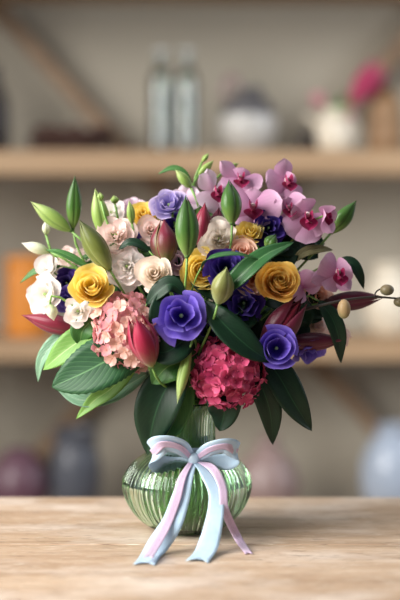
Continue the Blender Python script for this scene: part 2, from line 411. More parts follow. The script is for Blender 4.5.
tulip_pink = petal_mat('tulip_pink_petal', [(0, '#c9577a'), (.5, '#bd3a66'), (1, '#cc5a80')], .3, .25)
tulip_pale = petal_mat('tulip_pale_petal', [(0, '#d99aa0'), (1, '#dfa0a6')], .3, .3)
def tepal(R, L, a0, half=1.1, open_=0, ridge=.07, nt=14, nu=9, bend=0):
    """one tepal wrapped round a spindle that points along +Z"""
    rows = []
    for j in range(nt+1):
        t = j/nt; pr = math.sin(PI*min(1, t**.85))**(.7+.5*t) if 0 < t < 1 else 0
        pr = max(pr, .16*(1-t)); row = []
        for i in range(nu+1):
            u = -1+2*i/nu; sp = half*(1 if t < .7 else math.cos((t-.7)/.3*PI/2*.75))
            a = a0+u*sp
            r = R*pr*(1+ridge*(1-min(1, abs(u)*4))+.05*(1-u*u)-.15*abs(u)**4)
            ox = R*open_*t**2
            row.append((r*math.cos(a)+ox*math.cos(a0)+bend*t*t*L, r*math.sin(a)+ox*math.sin(a0), L*t))
        rows.append(row)
    return MB().grid(rows, nu, nt)
def tulip(px, py, y, R, L, dirv, mat, lab):
    b = B(px, py, y-CY); n = Vector(dirv).normalized(); q = n.to_track_quat('Z', 'Y')
    t = empty('tulip', b, q); tag(t, lab, 'tulip', 'flowers in the cream jug')
    for i in range(6): tepal(R*(1 if i % 2 else .9), L, i*PI/3, .75, (.25 if i % 2 else .15) if R != .025 else (1.1 if i % 2 else .7)).build('petal', mat, t)
    mouth = on_shelf(335, SH['up'][1]+36*K, 1.70)
    pts = bez([b, b-n*.03, mouth+Vector((rnd.uniform(-.01, .01), rnd.uniform(-.008, .008), .03)), mouth-Vector((rnd.uniform(-.008,.008), 0, .06))], 10)
    MB().tube(pts, .0028, 8).build('stem', M['stem_pale'], t, local=inv(b, q))
    return t
tulip(351, 104, 1.69, .025, .125, (.75, -.1, 1), tulip_pink, 'large deep pink tulip leaning right out of the cream jug')
tulip(326, 104, 1.70, .017, .045, (-1, -.1, .55), tulip_pale, 'dusty pink tulip bud leaning left over the cream jug spout')
tulip(346, 114, 1.655, .010, .022, (1, -.3, -.1), tulip_pale, 'tiny pink bud drooping at the right side of the cream jug')
for (x_, z_, wx) in ((-.012, .04, -.5), (.004, .055, .1), (.014, .035, .5)):
    a_ = on_shelf(340, SH['up'][1]+36*K, 1.70)
    px_ = CX*0; pts_ = [a_+Vector((x_*.4, 0, -.03)), a_+Vector((x_, -.004, z_*.4)), a_+Vector((x_*1.8, -.008, z_))]
    c_ = spline(pts_, 6); rows_ = []
    for k_, p_ in enumerate(c_):
        w_ = .009*max(.05, math.sin(PI*min(1, (k_/(len(c_)-1))*.9+.1)))
        rows_.append([p_+Vector((u_*w_, abs(u_)*-.003, 0)) for u_ in (-1, 0, 1)])
    tag(MB().grid(rows_, 2, len(rows_)).build('tulip_leaf', L_mid, None, thick=.0008), ('short green leaf at the spout side of the cream jug', 'tall green leaf at the middle of the cream jug', 'green leaf under the large pink tulip in the jug')[(.004, .014).index(x_)+1 if x_ > 0 else 0], 'leaf', 'tulip leaves in the cream jug')
# wooden jar
t, k = pot('wooden_jar', 'tall domed tan wooden jar at the right end of upper shelf', 'jar', 385, 'up', [(16.5, 0)]+smooth_prof([(17.5, 2), (18.5, 16), (18, 32)]), M['tan'])
MB().lathe([(r*k, h*k) for r, h in smooth_prof([(18.2, 32.5), (16.5, 45), (12.5, 55), (7, 62), (4, 65), (.01, 67)])]+[(.01*k, 32.6*k)], 32).build('lid', M['tan'], t)
t, k = pot('dark_cup', 'small dark cup low beside the cream jug on upper shelf', 'cup', 308, 'up', [(7, 0)]+smooth_prof([(8, 2), (9, 10), (8, 19)]), M['dark'], y=1.78)
# middle shelf
t, k = pot('orange_canister', 'squat amber orange canister on the middle shelf at left', 'canister', 28, 'mid', [(21, 0)]+smooth_prof([(22, 2), (22.5, 30), (22, 68)]), M['orange'])
MB().lathe([(r*k, h*k) for r, h in [(.01, 68.5), (22.5, 68.5), (23, 70), (23, 76), (20, 79), (.01, 80)]], 32).build('lid', M['orange'], t)
t, k = pot('cream_pot', 'cream ceramic pot with wide belly on middle shelf at right', 'pot', 392, 'mid', [(16, 0)]+smooth_prof([(20, 3), (27, 20), (27, 40), (19, 56), (17, 64), (20, 72)]), M['cream'])
# lower shelf
t, k = pot('mauve_pot', 'round mauve glazed pot on the low shelf, far left', 'pot', 19, 'low', [(18, 0)]+smooth_prof([(24, 5), (31, 26), (30, 44), (22, 59), (13, 67), (12, 70)]), M['mauve'])
t, k = pot('grey_vase', 'mottled blue grey vase beside the mauve pot, low shelf', 'vase', 76, 'low', [(15, 0)]+smooth_prof([(19, 6), (25, 30), (25, 56), (21, 74), (22, 88), (24, 90)]), M['bluegrey'])
t, k = pot('blush_vase', 'round blush pink vase with short collar on the low shelf', 'vase', 268, 'low', [(18, 0)]+smooth_prof([(24, 5), (31, 26), (31, 42), (23, 60), (12, 70), (10, 76), (13, 82)]), M['blush'])
t, k = pot('blue_white_vase', 'large pale blue and white vase at the right edge, low shelf', 'vase', 395, 'low', [(18, 0)]+smooth_prof([(25, 5), (34, 30), (33, 58), (24, 78), (17, 86), (20, 94)]), M['paleblue'])

# ------------------------------------------------------------------ the vase
def ribmod(a, r, z):
    amp = .026*min(1, max(0, z/.015))*(1 if z < .150 else max(0, 1-(z-.150)/.012))
    return 1+amp*(abs(math.cos(29*(a)))*2-1.2)
outer = [(v.x, v.z) for v in spline([(x, 0, z) for x, z in [(.034, 0), (.041, .002), (.058, .013), (.0735, .031), (.082, .052), (.0815, .068), (.073, .084), (.058, .0965), (.0425, .106), (.0365, .1185), (.0365, .140), (.039, .160), (.041, .166)]], 5)]
inner = [(r-.0042, z) for r, z in outer if z > .010]
prof = [(1e-5, .0015), (.030, .0015)]+outer+[(.039, .1675)]+list(reversed(inner))+[(.045, .0085), (1e-5, .007)]
rows = []
NV = 464
for idx, (r, z) in enumerate(prof):
    rib = 2 <= idx < 2+len(outer)
    rows.append([(r*(ribmod(a, r, z) if rib else 1)*math.cos(a), r*(ribmod(a, r, z) if rib else 1)*math.sin(a), z) for a in [k*2*PI/NV for k in range(NV)]])
m = NT('green_tinted_glass')
M['vase'] = m.surf(m.n('ShaderNodeBsdfGlass', {0: lin('#f1faf2'), 'Roughness': 0.0, 'IOR': 1.45}).outputs[0])
m = NT('clear_water')
M['water'] = m.surf(m.n('ShaderNodeBsdfRefraction', {0: lin('#f8fdf8'), 'Roughness': 0.0, 'IOR': 1.33}).outputs[0])
vase = MB().grid(rows, NV, len(rows), True).build('glass_vase', M['vase'])
tag(vase, 'round ribbed green glass vase with a narrow neck, standing on the table', 'vase')

water_o = MB().lathe([(1e-5, .0078), (.044, .0092)]+sorted([(r_-.0006, z_) for r_, z_ in inner if z_ < .125], key=lambda q: q[1])+[(1e-5, .1235)], 96).build('water', M['water'])
tag(water_o, 'clear water filling the round belly of the glass vase', 'water')
# ------------------------------------------------------------------ stems
NECK = Vector((0, 0, .112))
stem_i = [0]
def stem_path(base, n, sub=True, o_out=.35):
    i = stem_i[0]; stem_i[0] += 1
    a = i*2.39996; r = .026*math.sqrt(((i*7) % 60+.5)/60)
    nk = NECK+Vector((r*math.cos(a), r*math.sin(a), 0))
    rim = Vector((r*1.12*math.cos(a), r*1.12*math.sin(a), .168))
    d = (base-rim); L = d.length
    a2 = a+PI*.8+rnd.uniform(-.4, .4); r2 = rnd.uniform(.02, .056)
    bot = Vector((r2*math.cos(a2), r2*math.sin(a2), rnd.uniform(.014, .03)))
    up = bez([base, base-n*min(L*o_out, .05), rim+Vector((d.x*.18, d.y*.18, max(.02, L*.22))), rim], 9)
    return up+[nk]+bez([nk, nk.lerp(bot, .5)+Vector((math.cos(a2)*-.004, 0, 0)), bot], 5)[1:]
def add_stem(t, base, n, M_, rad, loc):
    pts = stem_path(base, n)
    MB().tube(pts, [rad*(.85+.15*min(1, k/6)) for k in range(len(pts))], 7).build('stem', M_, t, local=loc)

# ------------------------------------------------------------------ flower builders
def cup_petal(a0, span, rad, H, flare=0, lean=0, ruf=0, spiral=.1, wav=5, nu=9, nt=9, top=.2, notch=0, curl=0):
    ph = rnd.uniform(0, 6.28); ph2 = rnd.uniform(0, 6.28); rows = []
    for j in range(nt+1):
        t = j/nt; row = []
        for i in range(nu+1):
            u = -1+2*i/nu
            te = t*(1-top*abs(u)**2.5-notch*(1-min(1, abs(u)*3)))
            phi = te*PI/2
            r = rad*math.sin(phi)**.8*(1+spiral*u*.9) if phi > 0 else 0
            z = H*(1-math.cos(phi))**.9 if phi > 0 else 0
            f = flare*te**4; r += f; z -= f*.35*te
            if curl: r += curl*rad*te**3*abs(u)**2; z -= curl*rad*.6*te**3*abs(u)**2
            w1 = ruf*te**3
            r += w1*math.sin(u*wav+ph); z += w1*.8*math.cos(u*wav*1.15+ph2)
            r2 = r*math.cos(lean)+z*math.sin(lean); z2 = z*math.cos(lean)-r*math.sin(lean)
            a = a0+u*span*(1 if te > .25 else .7+.3*te/.25)
            row.append((r2*math.cos(a), r2*math.sin(a), z2))
        rows.append(row)
    return MB().grid(rows, nu, nt)
def calyx(t, R, mat):
    rows = [(1e-5, -R*.16), (R*.16, -R*.13), (R*.22, -R*.02), (R*.2, R*.04)]
    m = MB().lathe(rows, 12)
    for k in range(5):
        a = k*2*PI/5; d = Vector((math.cos(a), math.sin(a), 0)); s_ = Vector((-d.y, d.x, 0))
        g = []
        for j in range(6):
            q = j/5; c = d*(R*(.2+.42*math.sin(q*PI/2)))+Vector((0, 0, R*(.0+.28*q*q)-R*.03)); wd = R*.13*(1-q)**.8
            g.append([c-s_*wd, c, c+s_*wd])
        m.grid(g, 2, 5)
    m.build('calyx', mat, t)

def root(name, px, py, o, H, face, roll=0):
    n, q = facing(*face, roll); b = P(px, py, o)-n*H
    return empty(name, b, q), b, n, q
def rose(px, py, o, R, face, mat, lab, N=17, Hk=1.05, open_=.35, name='rose', cat='rose', grp=None, ruf=.03, stemm=None, tight=.13):
    R *= S; H = R*Hk
    t, b, n, q = root(name, px, py, o, H*.55, face, rnd.uniform(0, 6)); tag(t, lab, cat, grp)
    for i in range(N):
        k = i/(N-1); a = i*2.39996
        rad = R*(tight+(.80-tight)*k**.85)
        cup_petal(a, 1.75-.85*k, rad, H*(1.0-.22*k**2), R*.24*k**1.5, open_*k**2.2, R*ruf*(.4+k), .22*(1-k)+.05, rnd.uniform(3, 6), top=.12+.12*k, curl=.22*k*k).build('petal', mat, t)
    calyx(t, R, M['calyx']); add_stem(t, b, n, stemm or M['stem'], .0021, inv(b, q)); return t
def lisianthus(px, py, o, R, face, mat, lab, N=10, Hk=.95, open_=.55, ruf=.07, grp=None, centre=True, name='lisianthus', cat='lisianthus', inner=.35, notch=.0, span0=1.15, top=.14):
    R *= S; H = R*Hk
    t, b, n, q = root(name, px, py, o, H*.6, face, rnd.uniform(0, 6)); tag(t, lab, cat, grp)
    for i in range(N):
        k = i/(N-1); a = i*2.39996+rnd.uniform(-.2, .2)
        cup_petal(a, span0-.2*k, R*(inner+(.74-inner)*k), H*(.85+.15*(1-k)), R*.3*k**1.2, open_*k**1.3, R*ruf, .14, rnd.uniform(4, 7), nu=11, top=top, curl=.12*k, notch=notch).build('petal', mat, t)
    if centre:
        m = MB().tube([(0, 0, H*.1), (0, 0, H*.4)], [R*.05, R*.06], 8).ball((0, 0, H*.42), R*.09, 8)
        m.build('pistil', M['stem_pale'], t)
    calyx(t, R, M['calyx']); add_stem(t, b, n, M['stem'], .0019, inv(b, q)); return t
def bud(tip, base, Rp, o, mat, lab, name='lily_bud', cat='lily bud', grp=None, open_=0, n_t=3, ot=None, stemm=None, spin=None, stem=True, inner=None, bend=0):
    """tip and base in photo pixels"""
    pt, pb = P(*tip, ot if ot is not None else o), P(*base, o)
    n = (pt-pb).normalized(); L = (pt-pb).length; q = n.to_track_quat('Z', 'Y') @ Quaternion((0, 0, 1), rnd.uniform(0, 6) if spin is None else spin)
    t = empty(name, pb, q); tag(t, lab, cat, grp)
    R = Rp*S
    if inner or open_:
        for i in range(n_t): tepal(R*.78, L*.93, (i+.5)*2*PI/n_t, PI/n_t*1.1, open_*.4).build('petal', inner or mat, t)
    for i in range(n_t): tepal(R, L, i*2*PI/n_t, PI/n_t*(1.02 if not open_ else .98), open_, bend=bend).build('petal', mat, t)
    MB().lathe([(1e-5, -.001), (R*.2, -.001), (R*.26, R*.1), (R*.17, R*.4), (1e-5, R*.5)], 12).build('receptacle', M['calyx'], t)
    if stem: add_stem(t, pb, n, stemm or M['stem'], .0018, inv(pb, q))
    return t

def blade(L, W, peak=.5, z0=0, lift=0, cup=0, ruf=0, tipr=.9, nu=8, nt=10, neck=.12):
    rows = []; ph = rnd.uniform(0, 6)
    for j in range(nt+1):
        t = j/nt; e = math.log(.5)/math.log(peak); s_ = max(0, math.sin(PI*t**e))**tipr
        wd = W*max(s_, neck*(1-t)); row = []
        for i in range(nu+1):
            u = -1+2*i/nu
            row.append((L*t, wd*u, z0+lift*L*t*t-cup*W*u*u*s_+ruf*L*math.sin(t*7+u*3+ph)*t))
        rows.append(row)
    return MB().grid(rows, nu, nt)
def rotz(mb, a, tilt=0):
    R_ = Matrix.Rotation(a, 3, 'Z') @ Matrix.Rotation(-tilt, 3, 'Y')
    mb.v = [tuple(R_ @ Vector(p)) for p in mb.v]; return mb
def orchid_flower(px, py, o, R, face, lab, roll=0, mat=None, lip=True, petals=None):
    """moth orchid: two broad petals, three sepals, a lobed lip and the column"""
    mat = mat or orchid; R *= S
    n, q0 = facing(*face)
    # make local +Y point up in the picture as far as possible
    up = Vector((0, 0, 1)); x = up.cross(n).normalized(); y = n.cross(x)
    q = Matrix((x, y, n)).transposed().to_quaternion() @ Quaternion((0, 0, 1), roll)
    b = P(px, py, o)
    t = empty('orchid_flower', b, q); tag(t, lab, 'orchid', 'pink orchid blooms')
    d = math.radians
    spec = petals or [(90, .98, .40, .1), (218, .92, .36, .1), (-38, .92, .36, .1), (166, 1, .62, .25), (14, 1, .62, .25)]
    for k_, (an, ln, wd, ti) in enumerate(spec):
        big = wd > .5
        rotz(blade(R*ln, R*wd, .58, R*(.03 if big else -.05), .12, .20, .025, .6 if big else .85), d(an), ti).build('petal' if big else 'sepal', mat, t)
    if lip:
        m = MB(); g = rotz(blade(R*.68, R*.34, .6, R*.04, .0, -.5, .02, .7), d(-90), .6); m = g
        m.build('lip', lipm, t)
        m = MB()
        for s_ in (-1, 1):
            g = blade(R*.50, R*.27, .6, 0, .3, -.5, 0, .7); g = rotz(g, d(-90+s_*62), 1.0)
            bb = len(m.v); m.v += [(x_, y_-R*.02, z_+R*.05) for x_, y_, z_ in g.v]; m.f += [tuple(i+bb for i in f) for f in g.f]; m.uv += g.uv
        m.build('lip_side_lobes', lipm, t)
        MB().tube([(0, R*.04, 0), (0, R*.07, R*.14), (0, R*.02, R*.24)], [R*.08, R*.1, R*.08], 10).build('column', column, t)
    add_stem(t, b-n*R*.06, n, M['stem'], .0016, inv(b, q)); return t

def leaf(pts, Wp, mat, lab, peak=.42, fold=.25, twist=0, name='leaf', cat='leaf', grp=None, side=None, stem=True, serr=0, parent=None, curl=0, nt=18, nu=8, thick=.0006, wave=.04, pw=.8, extra=None):
    """pts (px,py,o) from base to tip; width in photo pixels (half)"""
    c = spline([P(*p) for p in pts], 8); W = Wp*S
    cum = [0]
    for i in range(1, len(c)): cum.append(cum[-1]+(c[i]-c[i-1]).length)
    def at(s_):
        s_ *= cum[-1]
        for i in range(1, len(c)):
            if cum[i] >= s_-1e-9:
                return c[i-1].lerp(c[i], (s_-cum[i-1])/max(1e-9, cum[i]-cum[i-1]))
        return c[-1]
    rows = []; ph = rnd.uniform(0, 6); e = math.log(.5)/math.log(peak)
    for j in range(nt+1):
        t = j/nt; p = at(t); T = (at(min(1, t+.04))-at(max(0, t-.04))).normalized()
        nrm = Vector(side if side else (0, -1, .25)); nrm = (nrm-T*nrm.dot(T)).normalized()
        nrm = Quaternion(T, twist*(t-.3)) @ nrm
        sd = T.cross(nrm).normalized()
        wd = W*max(math.sin(PI*min(1, t)**e)**pw, .03 if t < .9 else 0)
        row = []
        for i in range(nu+1):
            u = -1+2*i/nu; w_ = wd
            if serr and abs(u) > .99: w_ *= 1+serr*(j % 2)
            row.append(p+sd*w_*u+nrm*(fold*wd*abs(u)-curl*wd*u*u+wave*W*math.sin(t*9+u*2+ph)*abs(u)))
        rows.append(row)
    if parent: return MB().grid(rows, nu, nt).build(name, mat, parent[0], thick=thick, local=parent[1])
    b = c[0]; Lq = Quaternion()
    t_ = empty(name, b); tag(t_, lab, cat, grp); loc = Matrix.Translation(-b)
    MB().grid(rows, nu, nt).build('blade', mat, t_, thick=thick, local=loc)
    if stem:
        T = (c[2]-c[0]).normalized(); add_stem(t_, b+T*.002, T, M['stem'], .0013, loc)
    return t_

def hydrangea(px, py, o, R, mats, lab, N=99, fr=8.0, squash=(1, 1, 1), stretch=0):
    c = P(px, py, o); R *= S; n = Vector((.05*(px-187)/50, -.8, .6)).normalized(); q = n.to_track_quat('Z', 'Y')
    t = empty('hydrangea', c, q); tag(t, lab, 'hydrangea', 'hydrangea heads')
    loc = inv(c, q); qi = q.inverted()
    core = MB().ball((0, 0, 0), R*.74, 16); core.build('flower_core', mats[0], t)
    k = 0; i = 0
    pts = []
    for i in range(int(N*1.35)):
        z = 1-2*(i+.5)/(N*1.35); a = i*2.39996; r = math.sqrt(1-z*z)
        v = Vector((r*math.cos(a), r*math.sin(a), z)); pts.append(v)
    pts.sort(key=lambda v: -(v.dot(qi @ Vector((0, -1, .25)))))
    for v in pts[:N]:
        pos = v*R*rnd.uniform(.88, 1.06)
        d = (v+Vector((rnd.uniform(-.45, .45), rnd.uniform(-.45, .45), rnd.uniform(-.45, .45)))).normalized()
        fq = d.to_track_quat('Z', 'Y') @ Quaternion((0, 0, 1), rnd.uniform(0, 6))
        f = fr*S*rnd.uniform(.85, 1.15); m = MB()
        for p_ in range(4):
            g = rotz(blade(f, f*.52, .6, 0, rnd.uniform(.0, .35), rnd.uniform(-.3, .3), .05, .6, 4, 5, .2), p_*PI/2+rnd.uniform(-.15, .15), rnd.uniform(0, .4))
            bb = len(m.v); m.v += g.v; m.f += [tuple(i_+bb for i_ in fc) for fc in g.f]; m.uv += g.uv
        m.ball((0, 0, f*.06), f*.1, 6)
        m.v = [tuple(fq @ Vector(p)+pos) for p in m.v]
        m.build('floret', mats[0] if rnd.random() < mats[2] else mats[1], t)
    dn = (Vector((0, 0, .15))-c).normalized()
    add_stem(t, c+dn*R*.7, -dn, M['stem'], .003, loc)
    return t

# ------------------------------------------------------------------ bouquet: big heads
hydrangea(129, 332, 48, 35, (hyd_pink, hyd_light, .5), 'salmon pink hydrangea head, low at the left of the bouquet')
hydrangea(227, 371, 50, 33, (hyd_mag, hyd_dark, .85), 'raspberry red hydrangea head hanging low in the middle', fr=8.8)

# roses
rose(91, 287, 54, 21.5, (-.05, .45, 1), yellow, 'bright yellow rose at the left, between white lisianthus and salmon hydrangea', N=15, open_=.1, Hk=1.2, ruf=.05, tight=.2)
rose(202, 270, 50, 21, (.0, .1, 1), yellow, 'yellow rose behind the stem of the big green lily bud', N=16, open_=.12, Hk=1.15)
rose(279, 282, 62, 21, (.15, .45, 1), amber, 'golden orange rose at right, beside the pink orchid petals', N=24, open_=.08, Hk=1.15)
rose(143, 214, 12, 15, (-.1, .5, 1), yellow, 'small yellow rose half hidden behind peach petals, upper left', N=12)
rose(250, 232, 42, 13, (.1, .8, 1), yellow, 'small ruffled yellow rose between ivory bloom and deep purple lisianthus', N=12, ruf=.08)
rose(154, 273, 60, 18, (-.1, .3, 1), cream, 'cream rose with peach edges, left of the yellow rose', N=16, open_=.15, Hk=1.1)
rose(242, 252, 55, 17, (.05, .55, 1), peach, 'pale peach rose under the small yellow rose', N=15)
rose(252, 280, 44, 19, (-.1, -.1, 1), peach, 'salmon peach rose behind the broad diagonal leaf', N=13)
rose(151, 229, 28, 14, (0, .3, 1), blush, 'blush rose tucked left of the burgundy lily bud', N=11)
rose(177, 262, 42, 14, (.0, .3, 1), orchid_pale, 'pale mauve rose bud left of the bright green stem', N=8, tight=.35)
rose(318, 296, 18, 16, (.2, .1, 1), peach, 'dull peach rose below the right hand orchid', N=12)
rose(317, 325, 12, 15, (.3, .2, 1), blush, 'beige blush rose between the two dark lily buds on the right', N=11)

# pale lisianthus and friends
lisianthus(43, 294, 22, 18, (-.45, .1, 1), white, 'open white lisianthus with yellow heart at the far left', N=8, open_=.35, inner=.5, span0=1.3, top=.08)
rose(47, 267, 12, 15, (-.4, .5, 1), white, 'closed round white lisianthus above the open one', N=9, name='lisianthus', cat='lisianthus', open_=.1)
lisianthus(77, 311, 42, 14, (-.1, .1, 1), white, 'white lisianthus half open under the yellow rose', N=9, open_=.4)
lisianthus(115, 234, 38, 19, (-.1, .35, 1), blush, 'ruffled blush white lisianthus at the upper left', N=14, ruf=.10, inner=.2)
lisianthus(126, 266, 44, 19, (-.15, .15, 1), white, 'ruffled pure white lisianthus in the middle left, beside cream rose', N=14, ruf=.11, inner=.2)
lisianthus(219, 238, 52, 19, (0, .3, 1), ivory, 'ivory ruffled bloom in the centre above the yellow rose', N=14, ruf=.12, inner=.2)
lisianthus(67, 256, -8, 12, (-.3, .6, 1), blush, 'dusty blush lisianthus behind the closed white one', N=8)
lisianthus(86, 258, -2, 12, (0, .5, 1), blush, 'pale pink lisianthus behind the olive green lily bud', N=8)
lisianthus(110, 211, -18, 14, (-.3, .4, 1), white, 'soft white lisianthus at the back, under the round green bud', N=9)
lisianthus(133, 208, -22, 13, (0, .6, 1), orchid_pale, 'pale pink lisianthus at the back beside small yellow rose', N=8)
lisianthus(344, 336, 0, 12, (.9, .1, .6), blush, 'ragged pale pink lisianthus at the right, by the dark lily tip', N=9, ruf=.16)

# purple lisianthus
lisianthus(181, 315, 84, 23, (-.05, .25, 1), violet, 'big bright violet lisianthus in the centre under the yellow rose', N=9, open_=.5, inner=.4, span0=1.3, top=.08, ruf=.06, Hk=.85)
lisianthus(277, 348, 70, 20, (.1, .15, 1), violet, 'round violet lisianthus at lower right, above the hanging leaves', N=8, open_=.12, inner=.5, span0=1.4, top=.05, ruf=.035, Hk=.85)
lisianthus(226, 267, 70, 19, (.0, .35, 1), deep, 'deep purple lisianthus right of the yellow rose', N=11, open_=.3, span0=1.3, top=.06)
lisianthus(269, 227, 34, 17, (.1, .3, 1), deep, 'deep purple lisianthus under the middle orchid', N=10, ruf=.1)
lisianthus(168, 203, 30, 17, (-.3, .7, 1), lavender, 'lavender blue lisianthus at the top left of centre', N=11, open_=.3)
lisianthus(66, 283, 12, 14, (-.1, .1, 1), deep, 'dark purple lisianthus behind the yellow rose, left side', N=9)
lisianthus(66, 300, 22, 12, (-.2, -.1, 1), violet, 'small purple lisianthus right of the open white one', N=8)
lisianthus(133, 246, 20, 14, (0, .3, 1), deep, 'dark purple lisianthus peeping between the ruffled white blooms', N=9)
lisianthus(175, 226, 18, 15, (0, .3, 1), deep, 'dark indigo lisianthus behind the big green lily bud', N=9)
lisianthus(244, 303, 48, 18, (0, .1, 1), deep, 'shadowy purple lisianthus in the middle, over the raspberry hydrangea', N=10)
lisianthus(208, 330, 48, 15, (-.1, .0, 1), deep, 'small dark purple bloom between violet lisianthus and raspberry hydrangea', N=8)
lisianthus(310, 350, 30, 17, (.35, -.75, .7), violet, 'violet lisianthus hanging down under the right burgundy bud', N=8, open_=.2, Hk=1.3)

# orchids
OL = 'pink moth orchid '
orchid_flower(215, 191, 10, 24, (.35, .1, 1), 'palest orchid, behind and left of the upper green bud, petals raised', 0, orchid_pale, petals=[(112, 1.0, .33, .1), (142, 1.1, .36, .3), (238, 1.05, .62, .2), (-50, .8, .52, .1), (15, .7, .4, .3)])
orchid_flower(240, 180, 6, 24, (.1, .4, 1), 'topmost pink orchid just right of the centre, behind green bud', 0, orchid, petals=[(140, 1.15, .36, .25), (80, .55, .4, .5), (-28, 1.0, .6, .2), (215, .9, .52, .1), (-95, .8, .4, 0)])
orchid_flower(253, 209, 24, 29, (.0, .35, 1), 'wide pink orchid with dark lip above deep purple lisianthus', 0, petals=[(90, .75, .42, .1), (165, 1.05, .62, .15), (12, 1.05, .58, .15), (225, .85, .4, .1), (-45, .8, .36, .1)])
orchid_flower(286, 182, 4, 24, (.3, .3, 1), 'upper right pink orchid with one petal pointing up', 0, petals=[(98, 1.0, .42, .3), (185, 1.0, .62, .1), (-60, .9, .5, .1), (232, .8, .42, 0), (40, .5, .3, .8)])
orchid_flower(288, 209, 20, 21, (.1, .3, 1), 'pink orchid squeezed between the wide one and the largest right one', 0, petals=[(100, .6, .34, .5), (30, 1.0, .55, .3), (160, .9, .34, .5), (-90, .9, .5, 0)])
orchid_flower(307, 216, 24, 27, (.1, .0, 1), 'largest pink orchid on the right with broad lower petals', 0, petals=[(110, .7, .5, .3), (-95, 1.05, .62, .1), (-140, 1.05, .56, .1), (-40, .9, .52, .1), (165, .7, .4, .3)])
orchid_flower(324, 216, 36, 17, (.6, .0, .8), 'small half turned orchid beside the right green lily bud', 0, petals=[(85, .85, .6, .6), (175, .95, .42, .9), (10, .8, .5, .5), (-70, 1.1, .55, .2)])
orchid_flower(337, 273, 28, 24, (.3, .05, 1), 'lone pink orchid far right with glossy magenta lip', 0, petals=[(150, 1.0, .62, .15), (195, 1.3, .34, .1), (228, .9, .5, .1), (-55, .9, .36, .15), (30, .65, .52, .5)])
orchid_flower(303, 287, 34, 19, (.3, .1, 1), 'pink orchid tucked right of the golden orange rose', .6, lip=False)
orchid_flower(186, 200, 2, 17, (-.1, .2, 1), 'pale orchid behind the lavender lisianthus', .2, orchid_pale, lip=False)

# lily buds
LB = 'lily buds of the bouquet'
bud((30, 201), (71, 231), 8, 8, green_pale, 'plump light green lily bud pointing to upper left', spin=.6, grp=LB)
bud((75, 175), (73, 229), 7.5, 4, L_mid and green_bud, 'upright slim green lily bud at the left, tallest there', spin=.2, grp=LB)
bud((79, 219), (110, 270), 11, 46, green_olive, 'olive green lily bud leaning left over the yellow rose', spin=.2, ot=52, grp=LB)
bud((95, 188), (105, 238), 8.5, 20, green_pale, 'pale green upright lily bud behind the olive one', spin=1.2, grp=LB)
bud((186, 194), (187, 257), 11, 76, green_bud, 'large green lily bud standing upright in front of centre', spin=-PI/2+.15, ot=70, grp=LB)
bud((229, 179), (232, 224), 10, 56, green_bud, 'dark green lily bud in front of the topmost orchid', spin=-PI/2+.3, ot=46, grp=LB)
bud((357, 200), (331, 233), 8, 18, green_bud, 'green lily bud pointing to upper right beside orchids', spin=.3, grp=LB)
bud((227, 267), (218, 304), 10.5, 82, bud_striped, 'short striped green lily bud in front of the deep purple lisianthus', spin=-PI/2+1, ot=92, grp=LB)
bud((163, 219), (166, 264), 13, 46, burg_green, 'burgundy lily bud with green edges left of the large green bud', spin=-PI/2+1, ot=38, grp=LB, open_=.15, inner=burg)
bud((205, 202), (200, 248), 9, 40, burg, 'slim burgundy lily bud right of the large green bud', spin=.5, ot=36, grp=LB)
bud((219, 207), (214, 246), 10, 26, burg_dark, 'dark wine lily bud beneath the palest orchid', spin=.1, grp=LB)
bud((21, 315), (82, 331), 9.5, 26, burg, 'pink burgundy lily bud pointing left under the white lisianthus', spin=.4, ot=14, grp=LB)
bud((386, 297), (322, 303), 9.5, 20, burg_dark, 'dark burgundy lily bud pointing right, farthest right', spin=.4, ot=8, grp=LB)
bud((347, 340), (284, 343), 9, 34, burg_dark, 'burgundy lily bud pointing right below the tan orchid bud', spin=.7, ot=30, grp=LB)
bud((135, 315), (152, 367), 12.5, 76, crimson, 'half open crimson lily bud in front of the salmon hydrangea', spin=-PI/2+1.05, ot=88, open_=.6, n_t=3, grp=LB, inner=crimson)
bud((303, 298), (262, 352), 14, 44, burg_dark, 'wine red opening lily under the golden orange rose', spin=.2, ot=56, open_=.5, inner=burg, grp=LB)
bud((176, 404), (190, 348), 5.5, 70, green_pale, 'bright green twisted bud hanging beside the raspberry hydrangea', name='green_bud', cat='bud', spin=.3, ot=80, bend=.06)
bud((276, 234), (267, 249), 6.5, 50, green_bud, 'stubby green bud between peach rose and deep purple lisianthus', name='green_bud', cat='bud')

# small buds on thin stems
SB = 'small lisianthus buds'
bud((21, 243), (50, 252), 5.5, 6, bud_white, 'white lisianthus bud pointing left over the closed white bloom', name='lisianthus_bud', cat='bud', grp=SB)
bud((46, 220), (46, 235), 4, -14, bud_white, 'tiny pinkish white bud on a thin stem left of the lily buds', name='lisianthus_bud', cat='bud', grp=SB)
bud((54, 321), (50, 304), 5.5, 40, bud_white, 'small white bud just under the open white lisianthus', name='lisianthus_bud', cat='bud', grp=SB)
bud((129, 200), (132, 224), 4, 30, green_pale, 'slim pale green bud rising beside the small yellow rose', name='lisianthus_bud', cat='bud', grp=SB)
bud((175, 169), (191, 188), 5, 6, green_pale, 'pale green bud nodding left of the top orchids', name='lisianthus_bud', cat='bud', grp=SB)
bud((214, 160), (198, 176), 4, -10, green_pale, 'pale green bud leaning right above the palest orchid', name='lisianthus_bud', cat='bud', grp=SB)
bud((209, 153), (202, 162), 2.6, -20, green_pale, 'tiny green bud, the highest point of the bouquet', name='lisianthus_bud', cat='bud', grp=SB)
bud((239, 163), (226, 169), 3, -16, green_pale, 'thin pale bud behind the topmost orchid', name='lisianthus_bud', cat='bud', grp=SB)
bud((100, 192), (101, 201), 3.2, 32, green_pale, 'round green button bud before the pale upright lily bud', name='lisianthus_bud', cat='bud', grp=SB)
